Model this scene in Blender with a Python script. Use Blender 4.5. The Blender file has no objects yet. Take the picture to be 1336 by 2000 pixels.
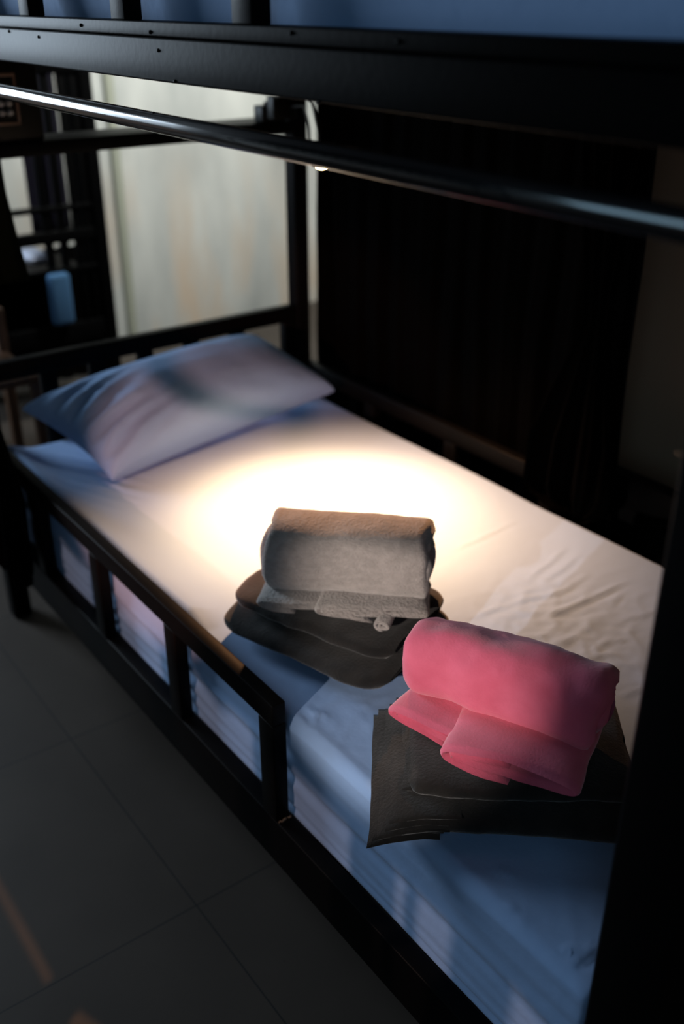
import bpy, bmesh, math, random
from mathutils import Vector, Matrix, noise
random.seed(7)
sc = bpy.context.scene
C = sc.collection
R = math.radians

# ------------------------------------------------------------------ camera
cd = bpy.data.cameras.new('camera'); cam = bpy.data.objects.new('camera', cd); C.objects.link(cam)
cd.sensor_fit = 'VERTICAL'; cd.sensor_height = 36; cd.lens = 35; cd.clip_start = .03
cam.location = (0, 0, 1.55)
cam.rotation_euler = (R(90-27.4), 0, R(-36.6))
cd.dof.use_dof = True; cd.dof.focus_distance = 1.42; cd.dof.aperture_fstop = 2.2
sc.camera = cam
# ------------------------------------------------------------------ view
vs = sc.view_settings
vs.view_transform = 'Standard'; vs.look = 'None'; vs.exposure = 0.0; vs.gamma = 1.0; vs.use_curve_mapping = False
# ------------------------------------------------------------------ world
w = bpy.data.worlds.new('world'); sc.world = w; w.use_nodes = True
w.node_tree.nodes['Background'].inputs[0].default_value = (.35, .55, 1, 1)
w.node_tree.nodes['Background'].inputs[1].default_value = .02

def area(name, loc, target, size, energy, col, sizey=None, spread=None):
    l = bpy.data.lights.new(name, 'AREA'); l.energy = energy; l.color = col; l.size = size
    if sizey: l.shape = 'RECTANGLE'; l.size_y = sizey
    if spread: l.spread = R(spread)
    o = bpy.data.objects.new(name, l); C.objects.link(o); o.location = loc
    o.rotation_euler = (Vector(target)-Vector(loc)).to_track_quat('-Z', 'Y').to_euler()
    return o
def spot(name, loc, target, energy, col, angle, blend=.5, size=.05):
    l = bpy.data.lights.new(name, 'SPOT'); l.energy = energy; l.color = col; l.spot_size = R(angle); l.spot_blend = blend
    l.shadow_soft_size = size
    o = bpy.data.objects.new(name, l); C.objects.link(o); o.location = loc
    o.rotation_euler = (Vector(target)-Vector(loc)).to_track_quat('-Z', 'Y').to_euler()
    return o
# daylight from the window in the far wall at the end of the aisle
area('window_daylight', (-.30, 4.52, 1.70), (-.1, 2.0, 1.3), .9, 70, (.70, .85, 1), 1.2)
area('aisle_cool_fill', (-1.4, -1.2, 2.0), (.9, 1.0, .5), 1.2, 9, (.46, .76, 1), 1.0)  # cool fill light added behind the camera, no window there
# unseen spots added across the aisle to light towels, pillow and mattress side
spot('towel_fill_spot', (-1.15, .30, 1.20), (.865, .97, .66), 175, (1, .86, .76), 15.5, .7, .008)
spot('pillow_fill_spot', (-1.10, .35, 1.085), (1.34, 2.04, .56), 270, (1, .44, .32), 17.5, .5, .004)
spot('side_patch_spot', (-1.30, 1.20, 2.25), (.40, 1.20, .2), 95, (1, .66, .54), 150, .3, .006)
spot('far_wall_fill', (2.3, 3.2, 2.6), (2.5, 4.6, .9), 300, (.97, 1, .95), 110, .9, .12)  # added spot brightening the far wall, no fixture there

# ------------------------------------------------------------------ materials
def N(nt, t, **k):
    n = nt.nodes.new(t)
    for a, b in k.items(): setattr(n, a, b)
    return n
def mat(name, col, rough=.5, metal=0, spec=.5, col2=None, cscale=5, bump=0, bscale=60, bdetail=4, sheen=0, coord='Object', stretch=None, coat=0):
    m = bpy.data.materials.new(name); m.use_nodes = True; nt = m.node_tree
    b = nt.nodes['Principled BSDF']
    b.inputs['Base Color'].default_value = (*col, 1); b.inputs['Roughness'].default_value = rough
    b.inputs['Metallic'].default_value = metal; b.inputs['Specular IOR Level'].default_value = spec
    b.inputs['Sheen Weight'].default_value = sheen; b.inputs['Sheen Roughness'].default_value = .5
    b.inputs['Coat Weight'].default_value = coat
    tc = N(nt, 'ShaderNodeTexCoord'); src = tc.outputs[coord]
    if stretch:
        mp = N(nt, 'ShaderNodeMapping'); mp.inputs['Scale'].default_value = stretch
        nt.links.new(src, mp.inputs[0]); src = mp.outputs[0]
    if col2:
        n = N(nt, 'ShaderNodeTexNoise'); n.inputs['Scale'].default_value = cscale; n.inputs['Detail'].default_value = 5
        r = N(nt, 'ShaderNodeMix', data_type='RGBA')
        mr = N(nt, 'ShaderNodeMapRange'); mr.inputs[1].default_value = .35; mr.inputs[2].default_value = .65
        r.inputs[6].default_value = (*col, 1); r.inputs[7].default_value = (*col2, 1)
        nt.links.new(src, n.inputs[0]); nt.links.new(n.outputs[0], mr.inputs[0]); nt.links.new(mr.outputs[0], r.inputs[0]); nt.links.new(r.outputs[2], b.inputs['Base Color'])
    if bump:
        n = N(nt, 'ShaderNodeTexNoise'); n.inputs['Scale'].default_value = bscale; n.inputs['Detail'].default_value = bdetail
        bp = N(nt, 'ShaderNodeBump'); bp.inputs['Strength'].default_value = bump; bp.inputs['Distance'].default_value = .004
        nt.links.new(src, n.inputs[0]); nt.links.new(n.outputs[0], bp.inputs['Height']); nt.links.new(bp.outputs[0], b.inputs['Normal'])
    return m
M = {}
M['steel'] = mat('black_painted_steel', (.0022, .0022, .0024), .45, spec=.05, bump=.05, bscale=90)
M['pipe'] = mat('black_gloss_pipe', (.008, .008, .010), .20, spec=1, coat=1)
M['sheet'] = mat('light_blue_sheet', (.25, .385, .64), .85, spec=.2, bump=.25, bscale=35, sheen=.1)
M['pillow'] = mat('light_blue_pillowcase', (.22, .365, .62), .85, spec=.2, bump=.2, bscale=30, sheen=.1)
M['grey'] = mat('grey_fleece', (.42, .38, .36), .95, spec=.1, col2=(.34, .31, .29), cscale=60, bump=.75, bscale=200, bdetail=4, sheen=.5, stretch=(1, 1, 1.6))
M['pink'] = mat('pink_fleece', (.66, .14, .23), .92, spec=.1, col2=(.56, .10, .17), cscale=14, bump=.16, bscale=260, sheen=.35)
M['charcoal'] = mat('charcoal_fleece', (.018, .0165, .0155), .95, spec=.1, col2=(.012, .012, .012), cscale=40, bump=.3, bscale=220, sheen=.25)
M['black_cloth'] = mat('black_curtain_cloth', (.0016, .0014, .0014), .95, spec=.02)
M['navy'] = mat('dark_violet_cloth', (.02, .018, .03), .95, spec=.05)
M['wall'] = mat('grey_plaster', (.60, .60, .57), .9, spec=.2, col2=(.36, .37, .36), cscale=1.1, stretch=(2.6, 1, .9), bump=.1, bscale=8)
nt = M['wall'].node_tree; pb = nt.nodes['Principled BSDF']     # plaster with soft shadow streaks painted in, tan patches low down
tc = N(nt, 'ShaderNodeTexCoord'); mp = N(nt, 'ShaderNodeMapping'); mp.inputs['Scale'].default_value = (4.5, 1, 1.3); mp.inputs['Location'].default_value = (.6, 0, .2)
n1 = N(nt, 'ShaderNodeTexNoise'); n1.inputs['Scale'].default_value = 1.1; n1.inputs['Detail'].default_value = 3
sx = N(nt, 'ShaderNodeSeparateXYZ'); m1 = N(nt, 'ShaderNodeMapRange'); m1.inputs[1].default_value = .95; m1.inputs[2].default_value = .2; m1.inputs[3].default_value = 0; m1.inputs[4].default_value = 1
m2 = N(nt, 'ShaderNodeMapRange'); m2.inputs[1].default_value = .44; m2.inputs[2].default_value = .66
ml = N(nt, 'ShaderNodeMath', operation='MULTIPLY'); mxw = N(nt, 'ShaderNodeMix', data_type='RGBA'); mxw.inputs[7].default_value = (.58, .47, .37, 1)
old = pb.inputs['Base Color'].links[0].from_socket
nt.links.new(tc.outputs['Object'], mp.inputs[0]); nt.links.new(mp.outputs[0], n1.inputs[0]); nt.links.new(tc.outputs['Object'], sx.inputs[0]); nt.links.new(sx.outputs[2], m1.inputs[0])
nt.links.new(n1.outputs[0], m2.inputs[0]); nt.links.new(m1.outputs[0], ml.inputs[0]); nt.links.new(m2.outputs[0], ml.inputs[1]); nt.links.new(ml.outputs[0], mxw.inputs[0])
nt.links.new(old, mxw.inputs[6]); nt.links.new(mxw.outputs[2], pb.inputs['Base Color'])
M['wallbrown'] = mat('tan_plaster', (.42, .29, .20), .9, spec=.2)
M['ceil'] = mat('dark_ceiling_paint', (.05, .05, .05), .9)
M['wood'] = mat('dark_brown_wood', (.10, .045, .02), .5, col2=(.05, .022, .01), cscale=12, stretch=(6, 6, 1))
M['board'] = mat('dark_plywood', (.03, .022, .016), .7)
M['white'] = mat('white_cloth', (.7, .72, .85), .9)
M['bluefar'] = mat('blue_cloth', (.05, .14, .28), .9)
M['plastic'] = mat('black_plastic', (.004, .004, .004), .45, spec=.15)
M['knob'] = mat('grey_plastic', (.30, .30, .31), .35)
M['brown'] = mat('brown_plastic', (.12, .07, .05), .4)
M['rubber'] = mat('black_rubber', (.004, .004, .004), .6, spec=.1)
M['gold'] = mat('scuffed_weld', (.12, .09, .06), .6, metal=.5)
M['green'] = mat('dark_olive_cloth', (.010, .011, .006), .95, spec=.05)
# window glass
m = bpy.data.materials.new('window_glass'); m.use_nodes = True
m.node_tree.nodes['Principled BSDF'].inputs['Transmission Weight'].default_value = 1
m.node_tree.nodes['Principled BSDF'].inputs['Roughness'].default_value = .02
M['glass'] = m
# lamp bulb
m = bpy.data.materials.new('lit_bulb'); m.use_nodes = True
b = m.node_tree.nodes['Principled BSDF']; b.inputs['Emission Color'].default_value = (1, .62, .25, 1); b.inputs['Emission Strength'].default_value = 60
M['bulb'] = m
# floor: dark polished concrete tiles with thin joints
m = bpy.data.materials.new('dark_grey_floor'); m.use_nodes = True; nt = m.node_tree; b = nt.nodes['Principled BSDF']
tc = N(nt, 'ShaderNodeTexCoord'); mp = N(nt, 'ShaderNodeMapping'); mp.inputs['Location'].default_value = (-.33, .1, 0)
br = N(nt, 'ShaderNodeTexBrick'); br.offset = 0; br.inputs['Scale'].default_value = 1; br.inputs['Brick Width'].default_value = .6; br.inputs['Row Height'].default_value = .6
br.inputs['Mortar Size'].default_value = .0018; br.inputs['Mortar Smooth'].default_value = .3
br.inputs['Color1'].default_value = (.058, .047, .039, 1); br.inputs['Color2'].default_value = (.054, .044, .037, 1); br.inputs['Mortar'].default_value = (.02, .02, .02, 1)
ns = N(nt, 'ShaderNodeTexNoise'); ns.inputs['Scale'].default_value = 5; ns.inputs['Detail'].default_value = 9
mx = N(nt, 'ShaderNodeMix', data_type='RGBA', blend_type='MULTIPLY'); mx.inputs[0].default_value = .5
cr = N(nt, 'ShaderNodeValToRGB'); cr.color_ramp.elements[0].position = .3; cr.color_ramp.elements[0].color = (.6, .6, .6, 1); cr.color_ramp.elements[1].position = .7
vo = N(nt, 'ShaderNodeTexVoronoi'); vo.inputs['Scale'].default_value = 14
vr = N(nt, 'ShaderNodeValToRGB'); vr.color_ramp.elements[0].position = .015; vr.color_ramp.elements[0].color = (.25, .22, .2, 1); vr.color_ramp.elements[1].position = .035
mx2 = N(nt, 'ShaderNodeMix', data_type='RGBA', blend_type='MULTIPLY'); mx2.inputs[0].default_value = .6
L = nt.links
L.new(tc.outputs['Object'], mp.inputs[0]); L.new(mp.outputs[0], br.inputs[0]); L.new(tc.outputs['Object'], ns.inputs[0]); L.new(tc.outputs['Object'], vo.inputs[0])
L.new(ns.outputs[0], cr.inputs[0]); L.new(br.outputs[0], mx.inputs[6]); L.new(cr.outputs[0], mx.inputs[7])
L.new(vo.outputs[0], vr.inputs[0]); L.new(mx.outputs[2], mx2.inputs[6]); L.new(vr.outputs[0], mx2.inputs[7]); L.new(mx2.outputs[2], b.inputs['Base Color'])
b.inputs['Roughness'].default_value = .55; b.inputs['Specular IOR Level'].default_value = .14
bp = N(nt, 'ShaderNodeBump'); bp.inputs['Strength'].default_value = .15; bp.inputs['Distance'].default_value = .003; L.new(ns.outputs[0], bp.inputs['Height']); L.new(bp.outputs[0], b.inputs['Normal'])
M['floor'] = m

# ------------------------------------------------------------------ helpers
def thing(name, label, cat, loc=(0, 0, 0), group=None):
    o = bpy.data.objects.new(name, None); C.objects.link(o); o.location = loc; o.empty_display_size = .05
    o['label'] = label; o['category'] = cat
    if group: o['group'] = group
    return o
def origin(o):
    v = Vector((0, 0, 0))
    while o: v += o.location; o = o.parent
    return v
def obj(name, bm, m, parent=None, smooth=True, label=None, mods=()):
    """bm is in world coordinates; the object sits under its parent so that it stays there"""
    bm.normal_update()
    me = bpy.data.meshes.new(name)
    if parent is None:
        zs = [v.co for v in bm.verts]
        base = Vector(((min(v.x for v in zs)+max(v.x for v in zs))/2, (min(v.y for v in zs)+max(v.y for v in zs))/2, min(v.z for v in zs)))
    else: base = origin(parent)
    bmesh.ops.translate(bm, verts=bm.verts, vec=-base)
    bmesh.ops.recalc_face_normals(bm, faces=bm.faces)
    bm.to_mesh(me); bm.free(); me.materials.append(m)
    if smooth:
        for p in me.polygons: p.use_smooth = True
    o = bpy.data.objects.new(name, me); C.objects.link(o)
    if parent is None: o.location = base
    else: o.parent = parent
    if label: o['label'] = label
    return o
def tag(o, label, cat, group=None, kind=None):
    o['label'] = label; o['category'] = cat
    if group: o['group'] = group
    if kind: o['kind'] = kind
    return o
def struct(name, bm, m, parent=None, smooth=False):
    o = obj(name, bm, m, parent, smooth)
    if parent is None: o['kind'] = 'structure'
    return o
def box(bm, x0, x1, y0, y1, z0, z1, bev=.002, seg=2):
    r = bmesh.ops.create_cube(bm, size=1)
    bmesh.ops.scale(bm, verts=r['verts'], vec=(x1-x0, y1-y0, z1-z0))
    bmesh.ops.translate(bm, verts=r['verts'], vec=((x0+x1)/2, (y0+y1)/2, (z0+z1)/2))
    if bev:
        es = {e for v in r['verts'] for e in v.link_edges}
        bmesh.ops.bevel(bm, geom=list(es), offset=bev, segments=seg, affect='EDGES', profile=.5)
    return bm
def B(*a, **k): return box(bmesh.new(), *a, **k)
def tube(bm, pts, r, n=12, cap=True):
    pts = [Vector(p) for p in pts]; rr = r if isinstance(r, (list, tuple)) else [r]*len(pts)
    rings = []; up = None
    for i, p in enumerate(pts):
        t = (pts[min(i+1, len(pts)-1)]-pts[max(i-1, 0)]).normalized()
        if up is None: up = t.orthogonal().normalized()
        up = (up-t*up.dot(t)).normalized(); s = t.cross(up)
        rings.append([bm.verts.new(p+(up*math.cos(2*math.pi*k/n)+s*math.sin(2*math.pi*k/n))*rr[i]) for k in range(n)])
    for a, b_ in zip(rings, rings[1:]):
        for k in range(n): bm.faces.new((a[k], a[(k+1) % n], b_[(k+1) % n], b_[k]))
    if cap: bm.faces.new(rings[0][::-1]); bm.faces.new(rings[-1])
    return bm
def smoothpts(ctrl, n=8):
    """Catmull-Rom through control points"""
    P = [Vector(c) for c in ctrl]; P = [P[0]*2-P[1]]+P+[P[-1]*2-P[-2]]; out = []
    for i in range(1, len(P)-2):
        for k in range(n):
            t = k/n
            out.append(.5*((2*P[i])+(P[i+1]-P[i-1])*t+(2*P[i-1]-5*P[i]+4*P[i+1]-P[i+2])*t*t+(3*P[i]-P[i-1]-3*P[i+1]+P[i+2])*t**3))
    out.append(P[-2]); return out
def fbm(p, s=1, o=3):
    v = 0; a = 1; p = Vector(p)*s
    for _ in range(o): v += a*noise.noise(p); p = p*2.03+Vector((3.1, 1.7, 5.3)); a *= .5
    return v

# ------------------------------------------------------------------ the room
struct('floor', B(-2.2, 3.9, -2.0, 4.7, -.05, 0, bev=0), M['floor'])
struct('ceiling', B(-2.2, 3.9, -2.0, 4.7, 2.8, 2.85, bev=0), M['ceil'])
bm = bmesh.new()       # far wall with a window at the end of the aisle
box(bm, -2.2, -.85, 4.6, 4.7, 0, 2.8, bev=0); box(bm, .25, 3.9, 4.6, 4.7, 0, 2.8, bev=0)
box(bm, -.85, .25, 4.6, 4.7, 0, 1.05, bev=0); box(bm, -.85, .25, 4.6, 4.7, 2.35, 2.8, bev=0)
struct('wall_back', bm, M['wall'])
struct('wall_front', B(-2.2, 3.9, -2.1, -2.0, 0, 2.8, bev=0), M['wallbrown'])
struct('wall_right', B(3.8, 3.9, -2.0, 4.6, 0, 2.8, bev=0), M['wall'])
struct('wall_partition', B(2.05, 2.13, -2.0, 2.45, 0, 2.8, bev=0), M['wallbrown'])
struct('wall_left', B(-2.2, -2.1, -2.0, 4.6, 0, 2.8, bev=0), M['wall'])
struct('trim_1', B(2.06, 2.10, 4.57, 4.60, 0, 2.8, bev=.004), mat('olive_trim_paint', (.30, .31, .25), .7))
wn = bmesh.new()
for a in ((-.85, -.80, 1.05, 2.35), (.20, .25, 1.05, 2.35), (-.80, .20, 1.05, 1.10), (-.80, .20, 2.30, 2.35)): box(wn, a[0], a[1], 4.62, 4.68, a[2], a[3], bev=.003)
wo = struct('window_1', wn, M['steel']); obj('pane', B(-.80, .20, 4.645, 4.655, 1.10, 2.30, bev=0), M['glass'], wo, False)

# ------------------------------------------------------------------ the bunk bed
bed = thing('bunk_bed', 'black painted steel bunk bed with open guard rails holding the blue mattress', 'bunk bed', (1.17, 1.4, 0))
st = M['steel']
FX0, FX1, RX0, RX1, FY0, FY1 = .66, .71, 1.63, 1.68, .38, 2.47
# posts
obj('post', B(.66, .735, .345, .43, 0, 2.35, bev=.006), st, bed)
obj('post', B(.66, .71, 2.42, 2.47, 0, 2.35, bev=.004), st, bed)
obj('post', B(1.63, 1.678, 2.42, 2.468, 0, 2.35, bev=.004), st, bed)
obj('post', B(1.63, 1.68, .35, .43, 0, 2.35, bev=.004), st, bed)
# lower bunk frame
obj('side_rail', B(.66, .692, .43, 2.42, .205, .305, bev=.003), st, bed)
obj('side_rail', B(1.64, 1.68, .43, 2.42, .205, .305, bev=.003), st, bed)
obj('end_rail', B(.71, 1.63, .37, .41, .205, .305, bev=.003), st, bed)
obj('end_rail', B(.71, 1.63, 2.43, 2.46, .205, .305, bev=.003), st, bed)
obj('mattress_board', B(.692, 1.64, .41, 2.43, .262, .282, bev=.001), M['board'], bed)
def guard(y0, y1, z0, zt, posts, x0, x1, top=.043, pw=.044):
    g = obj('guard_rail', B(x0, x1, y0, y1, zt-top, zt, bev=.0025), st, bed)
    for a in posts: obj('guard_post', B(x0, x1, a, a+pw, z0, zt-top, bev=.002), st, g)
    return g
g = guard(1.075, 2.42, .305, .551, (1.075, 1.408, 1.748, 2.088), .66, .686)
bm = bmesh.new()
for k in range(16):
    a = k/15; p = Vector((.664+.024*a, 1.073+random.uniform(-.002, .002), .3055))
    bmesh.ops.create_icosphere(bm, subdivisions=1, radius=random.uniform(.0015, .003), matrix=Matrix.Translation(p))
obj('weld_bead', bm, M['gold'], g)
guard(1.38, 2.42, .305, .563, (1.38, 1.72, 2.06), 1.64, 1.668)
# head board of the lower bunk
hb = obj('headboard_rail', B(.71, 1.63, 2.42, 2.452, .686, .733, bev=.003), st, bed)
for x in (.833, .968, 1.11, 1.255, 1.404): obj('headboard_slat', B(x, x+.045, 2.425, 2.447, .305, .686, bev=.002), st, hb)
obj('headboard_slat', B(1.585, 1.63, 2.422, 2.45, .305, .686, bev=.002), st, hb)
obj('cross_bar', B(.71, 1.63, 2.42, 2.56, 1.213, 1.246, bev=.003), st, bed)
# upper bunk
obj('side_rail', B(.66, .70, .43, 2.42, 1.449, 1.502, bev=.003), st, bed)
obj('side_rail', B(1.64, 1.68, .43, 2.42, 1.449, 1.521, bev=.003), st, bed)
obj('end_rail', B(.71, 1.63, .37, .41, 1.449, 1.521, bev=.003), st, bed)
obj('end_rail', B(.71, 1.63, 2.43, 2.46, 1.449, 1.521, bev=.003), st, bed)
obj('guard_base', B(.6605, .699, .43, 2.42, 1.503, 1.521, bev=.002), st, bed)
obj('mattress_board', B(.70, 1.64, .41, 2.43, 1.475, 1.50, bev=.001), M['board'], bed)
guard(1.059, 2.42, 1.521, 1.773, (1.059, 1.382, 1.729, 2.07), .66, .687)
# paint drips and nubs on the upper rail
for y, z in ((1.53, 1.512), (1.31, 1.508), (1.29, 1.487), (.98, 1.515), (1.25, 1.452), (.93, 1.45), (1.83, 1.497), (1.70, 1.492), (.8, 1.512)):
    bm = bmesh.new(); bmesh.ops.create_icosphere(bm, subdivisions=2, radius=.0026, matrix=Matrix.Translation((.6602, y, z)))
    obj('paint_drip', bm, st, bed)
# hanging pipe under the upper bunk
rod = tube(bmesh.new(), [(.64, .36, 1.402), (.64, 1.2, 1.4015), (.64, 1.9, 1.4035), (.64, 2.5, 1.405)], .0128, 24)
rd = obj('curtain_pipe', rod, M['pipe'], bed, label='glossy black round pipe')
for y in (.40, 2.44): obj('pipe_bracket', B(.632, .662, y-.012, y+.012, 1.392, 1.452, bev=.002), st, rd)
bm = bmesh.new(); bmesh.ops.create_icosphere(bm, subdivisions=2, radius=.003, matrix=Matrix.Translation((.637, 1.272, 1.4125))); obj('screw', bm, st, rd)

# ------------------------------------------------------------------ mattresses
creases = [(1.28,1.337,1.494,1.351,.8),(1.316,1.155,1.498,1.203,.9),(1.323,1.126,1.494,1.164,.8),(1.239,1.04,1.482,1.032,1.6),(1.257,1.038,1.331,1.027,1),
 (1.22,1.109,1.38,1.084,.7),(1.241,1.116,1.301,1.106,.7),(1.262,.929,1.335,.895,.8),(1.267,.946,1.233,.892,1.1),(1.25,.889,1.222,.844,.8),(1.175,.799,1.24,.786,.9),
 (1.211,.909,1.318,.929,.7),(1.204,1.013,1.183,.968,.7),(1.118,1.13,1.295,1.10,.6),(1.378,.992,1.443,1.013,.8),(.742,1.096,.725,1.043,1.3),(.741,1.08,.746,1.043,1.2),
 (.71,.494,.763,.492,1.3),(.718,.51,.747,.504,1.2),(.742,.66,.757,.627,.8),(.713,.607,.721,.591,.8),(1.30,1.08,1.45,1.10,.7),(1.15,.95,1.33,.98,.6),(1.33,.95,1.45,.93,.6),(1.12,.86,1.16,.90,.8)]
def crease_h(x, y):
    h = 0
    for x0, y0, x1, y1, a in creases:
        dx, dy = x1-x0, y1-y0; L2 = dx*dx+dy*dy
        t = ((x-x0)*dx+(y-y0)*dy)/L2
        if t < -.3 or t > 1.3: continue
        wob = .004*noise.noise((t*3+x0*9, y0*7, 0))
        dist = ((x-x0)*dy-(y-y0)*dx)/math.sqrt(L2)+wob
        if abs(dist) > .03: continue
        f = max(0, 1-abs(2*t-1)**2.5) if 0 < t < 1 else 0
        h += a*.0030*f*math.exp(-(dist/.0045)**2)
        h -= a*.0014*f*math.exp(-((dist-.010)/.006)**2)
    return h
def mattress(x0, x1, y0, y1, z0, z1, name, label, res=.007, seed=0., folds=True):
    r = .022; prof = []
    # profile around the left side, over the top, down the right side: (x, z, kind)
    def arc(cx, cz, a0, a1, n): return [(cx+r*math.cos(R(a0+(a1-a0)*k/n)), cz+r*math.sin(R(a0+(a1-a0)*k/n))) for k in range(n+1)]
    h = z1-z0; nz = max(4, int((h-2*r)/res)); nx = int((x1-x0-2*r)/res)
    prof += arc(x0+r, z0+r, 250, 180, 6)
    prof += [(x0, z0+r+(h-2*r)*k/nz) for k in range(1, nz)]
    prof += arc(x0+r, z1-r, 180, 90, 9)
    prof += [(x0+r+(x1-x0-2*r)*k/nx, z1) for k in range(1, nx)]
    prof += arc(x1-r, z1-r, 90, 0, 9)
    prof += [(x1, z1-r-(h-2*r)*k/4) for k in range(1, 4)]
    prof += arc(x1-r, z0+r, 0, -70, 5)
    ny = int((y1-y0)/res); bm = bmesh.new(); rows = []
    cx = (x0+x1)/2
    for j in range(-9, ny+10):
        if j < 0: t = -j/9; y = y0+r*(1-math.sin(t*math.pi/2)*1.0); inset = r*(1-math.cos(t*math.pi/2)); y = y0+r-r*math.sin(t*math.pi/2)
        elif j > ny: t = (j-ny)/9; y = y1-r+r*math.sin(t*math.pi/2); inset = r*(1-math.cos(t*math.pi/2))
        else: inset = 0; y = y0+r+(y1-y0-2*r)*j/ny
        row = []
        for (px, pz) in prof:
            x = px+(inset if px < cx else -inset)*min(1, abs(px-cx)/((x1-x0)/2-r)); z = pz-inset*(pz-z0)/h if pz > z0+h/2 else pz+inset*.3
            if folds:
                # puffiness, and the edge raised to block lamp light under the guard rail
                if y > 1.38: z += .027*math.exp(-((px-x0)/.045)**2)*min(1, (y-1.38)/.06)*max(0, (pz-z0)/h)**4
                z += .004*fbm((px, y, seed), 3.0, 2)*(1 if pz > z1-.01 else .3)
                edge = (px-x0)/.05
                if pz >= z1-.001:
                    # zone of fine crumples near the foot/middle
                    m_ = math.exp(-(((px-1.27)/.17)**2+((y-.98)/.17)**2))
                    m2 = math.exp(-(((px-.80)/.07)**2+((y-1.02)/.12)**2))+math.exp(-(((px-.85)/.1)**2+((y-.55)/.16)**2))*.7+.08
                    rn = 1-abs(noise.noise((px*11+y*3, y*22-px*6, 1.3+seed)))*2
                    rn2 = 1-abs(noise.noise((px*24, y*40+px*14, 4.1+seed)))*2
                    z += (max(0, rn)**3*.0035+max(0, rn2)**3*.0024)*(m_+.45*m2)
                    z += crease_h(px, y)
                    # wrinkled pull by the pillow corner
                    m3 = math.exp(-(((px-.83)/.07)**2+((y-2.12)/.14)**2))
                    z += .0035*m3*math.sin((px*.9+y*.45)*150+2*noise.noise((px*9, y*9, 2)))
                # long horizontal folds on the side facing the aisle
                if px < x0+r+.001:
                    zz = pz-z0; wv = .010*noise.noise((0, y*2.2, 7+seed)); wv2 = .006*noise.noise((0, y*5.2, 3+seed))
                    x += .55*(-.004*math.exp(-((zz-.075-wv)/.006)**2)-.0065*math.exp(-((zz-.125+wv)/.010)**2)+.006*math.exp(-((zz-.105+wv)/.009)**2)-.005*math.exp(-((zz-.045-wv2)/.005)**2)+.004*math.exp(-((zz-.033-wv2)/.005)**2))
                    x += .002*fbm((y*1.2, zz*30, seed), 2.5, 2)
                    z += .002*noise.noise((y*6, zz*20, seed))
            row.append(bm.verts.new((x, y, z)))
        rows.append(row)
    for a, b_ in zip(rows, rows[1:]):
        for k in range(len(prof)-1): bm.faces.new((a[k], a[k+1], b_[k+1], b_[k]))
        bm.faces.new((a[-1], a[0], b_[0], b_[-1]))
    bm.faces.new(rows[0]); bm.faces.new(rows[-1][::-1])
    o = obj(name, bm, M['sheet'])
    return tag(o, label, 'mattress')
mattress(.696, 1.60, .44, 2.41, .283, .504, 'mattress', 'mattress in a light blue fitted sheet on the lower bunk, lit by the small lamp')
mattress(.712, 1.60, .44, 2.41, 1.501, 1.70, 'mattress', 'blue sheeted mattress of the upper bunk behind its guard posts at the top', res=.02, seed=5.)

# ------------------------------------------------------------------ pillow
def pillow():
    TL, TR, BR, BL = Vector((.748, 2.350, .630)), Vector((1.465, 2.405, .662)), Vector((1.570, 2.150, .556)), Vector((.842, 2.056, .518))
    n = 64; m_ = 44; bm = bmesh.new(); g = {}
    nrm = ((TR-TL).cross(BL-TL)).normalized()
    if nrm.z < 0: nrm = -nrm
    for side in (1, -1):
        for i in range(n+1):
            for j in range(m_+1):
                if side == -1 and (i in (0, n) or j in (0, m_)): g[side, i, j] = g[1, i, j]; continue
                u = .5-.5*math.cos(math.pi*i/n); v = .5-.5*math.cos(math.pi*j/m_)
                # concave outline between pointed corners
                p = (TL*(1-u)+TR*u)*(1-v)+(BL*(1-u)+BR*u)*v
                cen = (TL+TR+BL+BR)/4
                cu = 4*u*(1-u); cv = 4*v*(1-v)
                p += (BL-TL)*(.05*cu*(1-2*v))*.8+(TR-TL)*(.035*cv*(1-2*u))
                hgt = (cu*cv)**.33
                th = .122 if side == 1 else .045
                wr = 0
                if side == 1:
                    e = math.exp(-(u/.20)**2)  # gathers fanning out from the left end seam
                    wr = .015*e*math.sin(v*42+u*22+3*noise.noise((u*5, v*4, 1)))*min(1, cv*2)
                    wr += .004*noise.noise((u*7, v*5, 3))+.0015*noise.noise((u*20, v*16, 9))
                p = p+nrm*side*(th*hgt+wr*hgt)
                p.z = max(p.z, .504+.002*hgt)
                g[side, i, j] = bm.verts.new(p)
    for side in (1, -1):
        for i in range(n):
            for j in range(m_):
                f = [g[side, i, j], g[side, i+1, j], g[side, i+1, j+1], g[side, i, j+1]]
                bm.faces.new(f if side == 1 else f[::-1])
    o = obj('pillow', bm, M['pillow']); return tag(o, 'plump light blue pillow leaning against the slatted headboard', 'pillow')
pillow()

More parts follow.
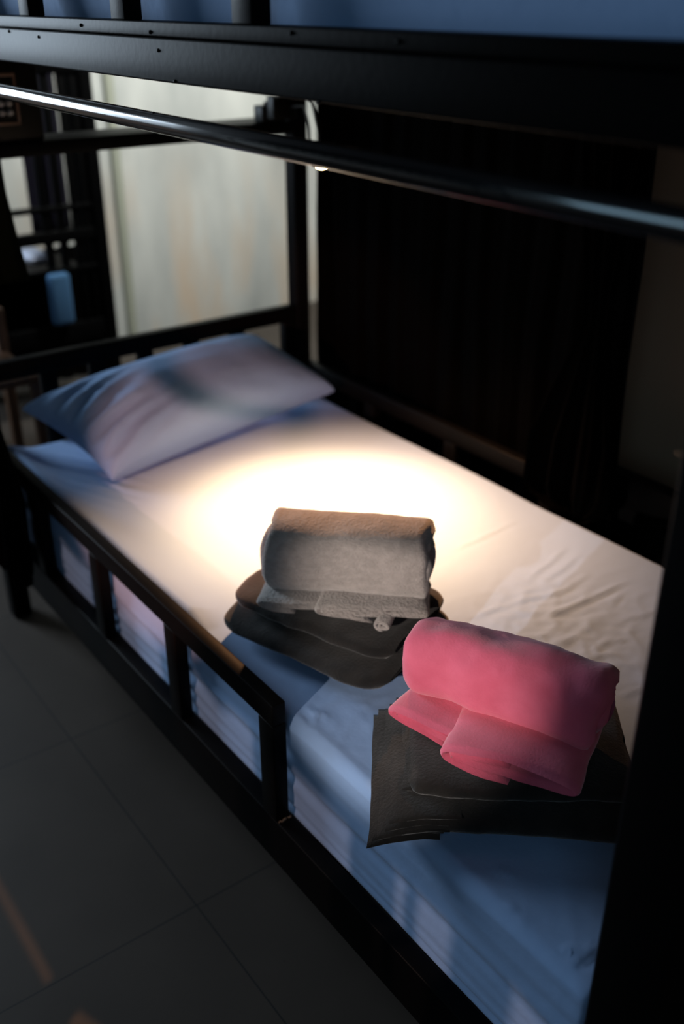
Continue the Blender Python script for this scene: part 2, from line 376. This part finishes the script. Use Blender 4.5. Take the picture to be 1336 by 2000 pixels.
# ------------------------------------------------------------------ folded cloth
def spiral(a, b, t, turns, start=-90, n=2.6, steps=40, cw=1):
    pts = []; N_ = int(turns*steps)
    for k in range(N_+1):
        th = 2*math.pi*k/steps; aa = max(a-t*th/(2*math.pi), t*.6); bb = max(b-t*th/(2*math.pi), t*.5)
        ang = R(start)+cw*th; c, s = math.cos(ang), math.sin(ang)
        pts.append((aa*math.copysign(abs(c)**(2/n), c), bb*math.copysign(abs(s)**(2/n), s)))
    return pts
def ribbon(name, m, center, cen, axis, W, t, parent, na=40, dent=.004, edge=.006, seed=0., tilt=0., taper=0., bulge=.0, fn=None, label=None, rc=0, fan=0):
    """a real sheet of cloth: centre line (d, h) swept over the width W along the axis"""
    axis = Vector(axis).normalized(); up = Vector((0, 0, 1)); dep = up.cross(axis).normalized()
    if dep.y < 0: dep = -dep
    cen = Vector(cen); bm = bmesh.new(); rings = []; n = len(center)
    s_acc = 0; hmax = max(abs(p[1]) for p in center)
    for i in range(n):
        p = Vector(center[i]); q = Vector(center[min(i+1, n-1)])-Vector(center[max(i-1, 0)])
        q = q.normalized() if q.length > 1e-9 else Vector((1, 0)); nr = Vector((-q.y, q.x))
        if i: s_acc += (p-Vector(center[i-1])).length
        e0 = edge*fbm((s_acc*9, seed, 0), 1, 2); e1 = edge*fbm((s_acc*9, seed, 9), 1, 2)
        ring = []
        # thickness rounded at the very first and last centre points
        tt = t*(math.sin(min(1, (i+.35)/3)*math.pi/2))*(math.sin(min(1, (n-1-i+.35)/3)*math.pi/2))
        cross = []
        for k in range(na+1): cross.append((k/na, 1))
        for k in range(na, -1, -1): cross.append((k/na, -1))
        for (u, sd) in cross:
            x = -W/2+W*u
            rim = min(u, 1-u)*W
            half = tt/2*math.sqrt(max(0, 1-max(0, 1-rim/(t*.6+1e-6))**2)) if rim < t*.6 else tt/2
            pp = p+nr*sd*half
            sh = 1-taper*(2*u-1)**2
            if bulge: sh *= 1+bulge*(1-(2*u-1)**4)
            d, h = pp.x*sh, pp.y*sh
            if rc and rim < rc:
                q_ = 1-math.sqrt(max(0, 1-(1-rim/rc)**2)); d -= math.copysign(min(rc*q_*.8, abs(d)), d)*min(1, abs(d)/(rc*1.2)); h *= 1-.22*q_
            if fan and u < .5: x -= fan*(hmax-p.y)/(2*hmax)*(1-2*u)**2
            x += (e0 if u < .5 else e1)*abs(2*u-1)**3
            w3 = cen+axis*x+dep*d+up*(h+tilt*x)
            nz = Vector((fbm(w3+Vector((seed, 0, 0)), 9, 3), fbm(w3+Vector((0, seed, 4)), 9, 3), fbm(w3+Vector((5, 0, seed)), 9, 3)))
            w3 = w3+nz*dent
            if fn: w3 = fn(w3, x, d, h, u)
            ring.append(bm.verts.new(w3))
        rings.append(ring)
    L_ = len(rings[0])
    for a, b_ in zip(rings, rings[1:]):
        for k in range(L_): bm.faces.new((a[k], a[(k+1) % L_], b_[(k+1) % L_], b_[k]))
    bm.faces.new(rings[0]); bm.faces.new(rings[-1][::-1])
    o = obj(name, bm, m, parent, label=label)
    return o
def dense(pts, n=6): return [tuple(p)[:2] for p in smoothpts([(x, y, 0) for x, y in pts], n)]

# charcoal blanket lying behind (under the grey towel)
a1 = Vector((.10, -.32, 0)).normalized(); d1 = Vector((0, 0, 1)).cross(a1); d1 = d1 if d1.y > 0 else -d1
W1, D1 = .355, .27
c1 = Vector((.714, 1.355, 0))+a1*(W1/2)+d1*(D1/2)
bk = thing('folded_blanket', 'charcoal fleece blanket folded in two thick tiers beneath the grey towel', 'blanket', (c1.x, c1.y, .50))
ribbon('lower_fold', M['charcoal'], spiral(D1/2, .0235, .0085, 2.6, start=-90, n=2.6), (c1.x, c1.y, .5395), a1, W1, .0095, bk, rc=.05, dent=.005, seed=1.3, edge=.008)
ribbon('upper_fold', M['charcoal'], spiral(D1/2-.016, .0175, .008, 1.9, start=-90, n=2.6), (c1.x+.006, c1.y+.002, .5835), (a1.x+.02, a1.y, 0), W1-.02, .009, bk, rc=.05, dent=.006, seed=4.1, edge=.010)

# grey towel: a roll standing on its folded tail
ag = Vector((.70, -.714, 0)).normalized(); dg = Vector((0, 0, 1)).cross(ag); dg = dg if dg.y > 0 else -dg
cg = Vector((.782, 1.270, 0))+ag*.134+dg*.050
tw = thing('rolled_towel', 'grey fleece towel rolled up on top of the rear charcoal blanket', 'towel', (cg.x, cg.y, .58))
ribbon('roll', M['grey'], spiral(.061, .066, .0100, 4.0, start=-60, n=3.0, steps=44), (cg.x, cg.y, .681), ag, .285, .0105, tw, na=70, dent=.005, seed=2.2, edge=.018, bulge=.02, rc=.016)
def under(nm, m, base, ax, dx, along, front, half, z, hb, W, t, turns, seed, par, twist=0, **k):
    """a flat loop of cloth whose folded end faces the front"""
    c_ = base+ax*along+dx*(front+W/2)
    ribbon(nm, m, spiral(half, hb, t*1.45, turns, start=-90, n=2.3, steps=44), (c_.x, c_.y, z), dx+ax*twist, W, t, par, na=24, dent=.004, seed=seed, edge=.006, **k)
G0 = Vector((cg.x, cg.y, 0))
under('folded_end', M['grey'], G0, ag, dg, -.080, -.085, .066, .6215, .012, .12, .0062, 1.5, 8.2, tw)
under('folded_end', M['grey'], G0, ag, dg, .052, -.095, .098, .6240, .0145, .13, .0070, 1.55, 3.3, tw, -.08)
under('hem_loop', M['grey'], G0, ag, dg, .080, -.118, .016, .6150, .010, .05, .0055, 1.4, 5.5, tw, .2)

# charcoal blanket in front (under the pink towel)
a2 = Vector((.75, -.66, 0)).normalized(); d2 = Vector((0, 0, 1)).cross(a2); d2 = d2 if d2.y > 0 else -d2
W2, D2 = .37, .275
fl = Vector((.634, .800, 0)); c2 = fl+a2*(W2/2)+d2*(D2/2)
def droop(w, x, d, h, u):
    e = .700-w.x
    if e > 0: w = w+Vector((0, 0, -.3*e-2*e*e))
    return w
fk = thing('folded_blanket', 'charcoal fleece blanket with layered edges beneath the pink towel', 'blanket', (c2.x, c2.y, .50))
ribbon('lower_fold', M['charcoal'], spiral(D2/2, .021, .0085, 2.3, start=-90, n=3.2), (c2.x+a2.x*.022, c2.y+a2.y*.022, .5310), a2, W2-.044, .0062, fk, na=60, dent=.004, seed=6.3, edge=.010, fn=droop)
c2b = c2+a2*.018+d2*.012
ribbon('upper_fold', M['charcoal'], spiral(D2/2-.016, .0165, .0078, 1.9, start=-90, n=3), (c2b.x+a2.x*.012, c2b.y+a2.y*.012, .5695), (a2.x+.05, a2.y-.03, 0), W2-.055, .0063, fk, rc=.02, na=60, dent=.006, seed=9.7, edge=.010, fn=droop)

for k in range(8):      # the open edges of the layers, stepping out to the left
    q = fl+a2*(.05+.008*k+(.010 if k > 4 else 0))+d2*(D2/2+.004*math.sin(k*2.1)-(.0 if k < 5 else .0))
    pts = [(-D2/2+.004+(.05 if k > 4 else 0)+(D2-.012-(.05 if k > 4 else 0))*i/40, .0012*math.sin(i*.35+k)) for i in range(41)]
    ribbon('layer_edge', M['charcoal'], pts, (q.x, q.y, .5115+.0088*k), (a2.x+.02*math.sin(k), a2.y+.02*math.cos(k*1.7), 0), .10, .0058, fk, na=14, dent=.002, seed=50+k*3.1, edge=.004, fn=droop)

# pink towel
ap = Vector((.398, -.917, 0)).normalized(); dp = Vector((0, 0, 1)).cross(ap); dp = dp if dp.y > 0 else -dp
if dp.x < 0: dp = -dp
cp = (Vector((.796, .906, 0))+Vector((.908, .648, 0)))/2+dp*.046-ap*.002
pk = thing('rolled_towel', 'bright pink fleece towel rolled up on top of the front charcoal blanket', 'towel', (cp.x, cp.y, .58))
ribbon('roll', M['pink'], spiral(.060, .059, .0095, 4.0, start=-60, n=2.35, steps=44), (cp.x, cp.y, .668), ap, .285, .0100, pk, na=70, dent=.010, seed=12.2, edge=.018, bulge=.02, rc=.02)
P0 = Vector((cp.x, cp.y, 0))
under('folded_end', M['pink'], P0, ap, dp, -.045, -.100, .098, .6100, .0160, .15, .0085, 1.5, 18.2, pk, .12)
under('folded_flap', M['pink'], P0, ap, dp, .048, -.128, .100, .6160, .0220, .16, .0095, 1.5, 23.2, pk, -.10, tilt=0)

# ------------------------------------------------------------------ lamp, box, cable
LP = Vector((1.253, 1.758, 1.238))
lamp = thing('reading_lamp', 'small black reading lamp glowing warm under the upper bunk', 'lamp', (1.58, 2.40, 1.30))
obj('base', B(1.545, 1.62, 2.385, 2.42, 1.255, 1.315, bev=.004), M['plastic'], lamp)
neck = smoothpts([(1.55, 2.40, 1.30), (1.56, 2.33, 1.335), (1.50, 2.18, 1.345), (1.40, 2.0, 1.335), (1.30, 1.84, 1.315), (1.256, 1.765, 1.29), (1.253, 1.758, 1.265)], 8)
obj('gooseneck', tube(bmesh.new(), neck, .004, 10), M['plastic'], lamp)
bm = bmesh.new()
prof = [(.004, .048), (.012, .046), (.017, .038), (.019, .02), (.020, .0), (.0175, 0), (.0165, .018), (.010, .03)]
rings = [[bm.verts.new(LP+Vector((r_*math.cos(2*math.pi*k/28), r_*math.sin(2*math.pi*k/28), z_))) for k in range(28)] for r_, z_ in prof]
for a, b_ in zip(rings, rings[1:]):
    for k in range(28): bm.faces.new((a[k], a[(k+1) % 28], b_[(k+1) % 28], b_[k]))
bm.faces.new(rings[0])
obj('lamp_shade', bm, M['plastic'], lamp)
bm = bmesh.new(); bmesh.ops.create_uvsphere(bm, u_segments=20, v_segments=12, radius=.0125, matrix=Matrix.Translation(LP+Vector((0, 0, .0)))@Matrix.Diagonal((1, 1, .55, 1)))
obj('bulb', bm, M['bulb'], lamp, label='glowing warm bulb')
for nm, e_, c_, ang, ty in (('lamp_beam', 105, (1, .51, .17), 64, -.16), ('lamp_glow', 125, (1, .48, .22), 98, -.28)):
    sp = spot(nm, LP+Vector((0, 0, -.012)), LP+Vector((-.10 if ang < 90 else -.05, ty, -1)), e_, c_, ang, 1, .012)
    sp.parent = lamp; sp.location = sp.location-lamp.location

sb = thing('switch_box', 'small black switch box with a round knob on the cross bar', 'switch box', (1.50, 2.46, 1.246))
obj('case', B(1.535, 1.61, 2.425, 2.47, 1.2462, 1.288, bev=.004), M['plastic'], sb)
bm = bmesh.new(); bmesh.ops.create_cone(bm, cap_ends=True, segments=20, radius1=.011, radius2=.009, depth=.01, matrix=Matrix.Translation((1.565, 2.447, 1.292))); obj('knob', bm, M['plastic'], sb)
cb = smoothpts([(1.60, 2.45, 1.275), (1.59, 2.38, 1.285), (1.55, 2.25, 1.30), (1.47, 2.13, 1.305), (1.39, 2.0, 1.285), (1.345, 1.93, 1.25), (1.30, 1.85, 1.255), (1.262, 1.775, 1.27)], 8)
obj('power_cord', tube(bmesh.new(), cb, .0028, 8), M['rubber'], lamp)

# dark control panel by the aisle post at the head end
pn = thing('control_panel', 'black box with rows of round grey buttons at the head of the bunk', 'control panel', (.86, 2.42, 1.246))
obj('case', B(.712, .928, 2.43, 2.50, 1.247, 1.447, bev=.004), M['plastic'], pn)
fr = bmesh.new()
for a in ((.765, .873, 1.285, 1.292), (.765, .873, 1.388, 1.395), (.867, .873, 1.292, 1.388), (.765, .771, 1.292, 1.388)): box(fr, a[0], a[1], 2.424, 2.432, a[2], a[3], bev=.001)
obj('button_frame', fr, M['brown'], pn)
for r_ in range(2):
    for c_ in range(4):
        bm = bmesh.new(); bmesh.ops.create_cone(bm, cap_ends=True, segments=18, radius1=.0075, radius2=.0062, depth=.008, matrix=Matrix.Translation((.792+.0185*c_+.004, 2.427, 1.312+.0195*r_))@Matrix.Rotation(R(90), 4, 'X'))
        obj('button', bm, M['knob'], pn)

# ------------------------------------------------------------------ curtains
def curtain(name, m, path, z0, z1, label, amp=.02, wl=.07, zt=None, seed=0, gather=None, nz=40, cat='curtain', hem=None):
    """path: list of (x, y) along the track; folds run across it"""
    P = smoothpts([(x, y, 0) for x, y in path], 40); bm = bmesh.new(); rows = []; L_ = 0; acc = [0]
    for a, b_ in zip(P, P[1:]): L_ += (b_-a).length; acc.append(L_)
    cen = sum(P, Vector())/len(P)
    for j in range(nz+1):
        v = j/nz; row = []
        for i, p in enumerate(P):
            t = (P[min(i+1, len(P)-1)]-P[max(i-1, 0)]).normalized(); nr = Vector((-t.y, t.x, 0)); u = acc[i]/L_
            ph = acc[i]/wl*2*math.pi+2.5*noise.noise((acc[i]*5, v*.8, seed))
            zb = z0 if hem is None else z0+hem(u)
            z = z1+(zb-z1)*v
            q = p+nr*amp*(math.sin(ph)+.35*math.sin(2.3*ph+1))*(.55+.45*v)+nr*.01*noise.noise((acc[i]*8, v*4, seed+3))
            if gather:
                g_ = gather(v, u); q = cen*(1-g_[0])+q*g_[0]+Vector((g_[1], g_[2], 0))
            row.append(bm.verts.new((q.x, q.y, z)))
        rows.append(row)
    for a, b_ in zip(rows, rows[1:]):
        for k in range(len(P)-1): bm.faces.new((a[k], a[k+1], b_[k+1], b_[k]))
    bmesh.ops.solidify(bm, geom=bm.faces[:], thickness=.003)
    return tag(obj(name, bm, m), label, cat)
# wall-side curtain behind the mattress: right edge pulled and puffed over the rail
def wg(v, u):
    return (1, 0, 0)
curtain('curtain', M['black_cloth'], [(1.70, 2.40), (1.715, 2.1), (1.705, 1.8), (1.71, 1.5), (1.70, 1.262)], .40, 1.52, 'wide black curtain hanging behind the long far side of the mattress', amp=.011, wl=.10, seed=2)
def tg(v, u):
    k = .35+.65*abs(v-.5)*2 if v < .55 else .45+.9*min(1, (v-.55)/.25)
    if v > .92: k *= 1-.9*((v-.92)/.08)**2
    return (k, 0, 0)
curtain('curtain', M['black_cloth'], [(1.615, 1.40), (1.63, 1.33), (1.655, 1.27), (1.62, 1.23)], .475, 1.44, 'gathered end of black curtain bunched over the mattress edge', amp=.012, wl=.05, seed=6, gather=tg)
# aisle side curtain tied at the head post
def hg(v, u):
    if v < .55: k = .75-.45*(v/.55)
    else: k = .30+.75*min(1, (v-.55)/.22)
    if v > .93: k *= 1-.6*((v-.93)/.07)**2
    return (k, 0, 0)
curtain('curtain', M['black_cloth'], [(.625, 2.04), (.60, 2.10), (.63, 2.2), (.60, 2.30), (.63, 2.42)], .27, 1.385, 'black curtain tied back at the aisle post, left of the pillow', amp=.02, wl=.06, seed=11, gather=hg)

# ------------------------------------------------------------------ far end of the dormitory
fb = thing('bunk_bed', 'dark far bunk bed seen through the slats at left with blue bedding', 'bunk bed', (1.2, 3.9, 0))
for x in (.78, 1.60): obj('post', B(x, x+.05, 3.78, 3.83, 0, 1.9, bev=.004), st, fb)
for z0_, z1_ in ((.818, .838), (.70, .745), (.585, .603), (.30, .38), (1.30, 1.37)): obj('cross_bar', B(.83, 1.60, 3.785, 3.815, z0_, z1_, bev=.002), st, fb)
for x in (1.395, 1.455, 1.517, 1.565): obj('upright_bar', B(x, x+.032, 3.79, 3.81, .38, 1.30, bev=.002), st, fb)
obj('mattress_board', B(.83, 1.54, 3.83, 4.13, .577, .598, bev=.002), M['board'], fb)
tag(obj('blanket', B(1.372, 1.458, 3.74, 3.783, .39, .592, bev=.015, seg=4), M['bluefar']), 'blue bedding hanging over the end bars of the far bunk bed', 'blanket')
tag(obj('pillow', B(1.36, 1.45, 3.9, 4.05, .6005, .645, bev=.028, seg=5), M['white']), 'small whitish pillow on the far bunk bed, above the blue bedding', 'pillow')
curtain('curtain', M['black_cloth'], [(1.56, 3.90), (1.60, 3.87), (1.66, 3.88), (1.67, 3.97)], .05, 2.0, 'black curtain on the far bunk bed beside the bright wall', amp=.012, wl=.05, seed=15, nz=10)
curtain('curtain', M['navy'], [(1.50, 4.2), (1.57, 4.22), (1.63, 4.2), (1.672, 4.21)], .62, 2.0, 'dark violet curtain hanging behind the bars of the far bunk bed', amp=.008, wl=.04, seed=17, nz=10)
curtain('curtain', M['black_cloth'], [(.95, 4.16), (1.25, 4.18), (1.55, 4.16), (1.76, 4.17)], .02, .60, 'low black cloth hanging behind the blue bedding of the far bunk bed', amp=.01, wl=.07, seed=19, nz=8)
# wooden chair by the far bunk
ch = thing('wooden_chair', 'dark brown wooden chair half hidden at the left picture edge', 'chair', (.90, 3.25, 0))
for x, y, h in ((.79, 3.1, .45), (1.03, 3.1, .45), (.79, 3.38, .60), (1.03, 3.38, .60)): obj('leg', B(x, x+.035, y, y+.035, 0, h-.03 if h < .5 else h, bev=.003), M['wood'], ch)
obj('seat', B(.74, 1.055, 3.08, 3.43, .42, .45, bev=.006), M['wood'], ch)
for z in (.50, .59): obj('back_slat', B(.795, 1.00, 3.39, 3.405, z, z+.06, bev=.003), M['wood'], ch)

# ------------------------------------------------------------------ unseen bunk added across the aisle to shape light on the bed
ob = thing('bunk_bed', 'unseen black steel bunk bed added across the aisle to cast light patches', 'bunk bed', (-1.2, 1.2, 0))
for x in (-.73, -1.68):
    for y in (.2, 2.4): obj('post', B(x, x+.05, y, y+.05, 0, 2.35, bev=.004), st, ob)  # posts of the unseen added bunk
    obj('side_rail', B(x, x+.04, .25, 2.4, .205, .305, bev=.003), st, ob); obj('side_rail', B(x, x+.04, .25, 2.4, 1.39, 1.521, bev=.003), st, ob)  # rails of the unseen added bunk
obj('mattress_board', B(-1.64, -.73, .25, 2.4, 1.40, 1.44, bev=.001), M['board'], ob)  # upper board of the unseen added bunk
obj('mattress_board', B(-1.64, -.74, .25, 2.42, .262, .282, bev=.001), M['board'], ob)  # board of the unseen added bunk
og = obj('guard_rail', B(-.707, -.68, .25, 2.4, 1.70, 1.745, bev=.002), st, ob)  # unseen rail added with this bunk to shape the light
obj('light_block_board', B(-.705, -.685, .25, 2.4, 1.521, 1.60, bev=.002), st, og)  # unseen board added to keep the slot light off the floor
for y in [1.025-.082*k for k in range(9, 0, -1)]+[1.025, 1.097, 1.185, 1.291, 1.39]+[1.39+.09*k for k in range(1, 11)]: obj('shadow_slat', B(-.705, -.685, y-.016, y+.016, 1.60, 1.70, bev=.002), st, og)  # unseen slats spaced to throw patches on the mattress side
curtain('curtain', M['black_cloth'], [(-.755, .27), (-.755, 1.0), (-.755, 1.7), (-.755, 2.38)], 1.745, 2.7, 'unseen black curtain added across the aisle to block light above the slats', amp=.006, wl=.06, seed=31, nz=8)  # added to block the upper spot above the slats
tag(obj('mattress', B(-1.62, -.75, .27, 2.4, 1.441, 1.50, bev=.01), M['sheet']), 'thin blue mattress of the unseen bunk added across the aisle', 'mattress')
for y in (1.06, 1.41): obj('shadow_ladder_upright', B(-.676, -.664, y, y+.008, 0, 2.2, bev=.002), st, ob)  # unseen ladder added with this bunk for its shadow stripes
for z in (.3, .6, .9, 1.5, 1.8, 2.1): obj('shadow_ladder_rung', B(-.676, -.664, 1.068, 1.41, z, z+.014, bev=.002), st, ob)
obj('cross_bar', B(-.70, -.68, .25, 2.4, 1.100, 1.17, bev=.002), st, ob)  # unseen bar added to cut the towel spot's spill on the partition
curtain('hanging_towel', M['green'], [(.712, 2.412), (.74, 2.408), (.77, 2.412), (.808, 2.408)], .93, 1.26, 'dark olive towel hanging over the cross bar at the left edge', amp=.004, wl=.06, seed=41, nz=16, cat='towel', gather=lambda v, u: (1+.5*max(0, v-.35), .014*max(0, v-.35), 0))
obj('stripe_shadow_bar', tube(bmesh.new(), [(-.67, .28, .852), (-.67, .66, .989), (-.67, .96, 1.098)], .0042, 10), st, ob)  # unseen bar added to cast the stripe across the pillow
# low steel bed frame beyond the wall side curtain
nb = thing('bed_frame', 'low black steel bed frame beyond the long curtain, at the right edge', 'bed frame', (1.76, 1.35, 0))
for y in (.40, 2.26): obj('leg', B(1.745, 1.785, y, y+.04, 0, .58, bev=.003), st, nb)
obj('side_rail', B(1.745, 1.785, .44, 2.26, .50, .575, bev=.003), st, nb); obj('side_rail', B(1.745, 1.785, .44, 2.26, .22, .30, bev=.003), st, nb)
obj('panel', B(1.755, 1.765, .44, 2.26, .30, .50, bev=.001), st, nb)
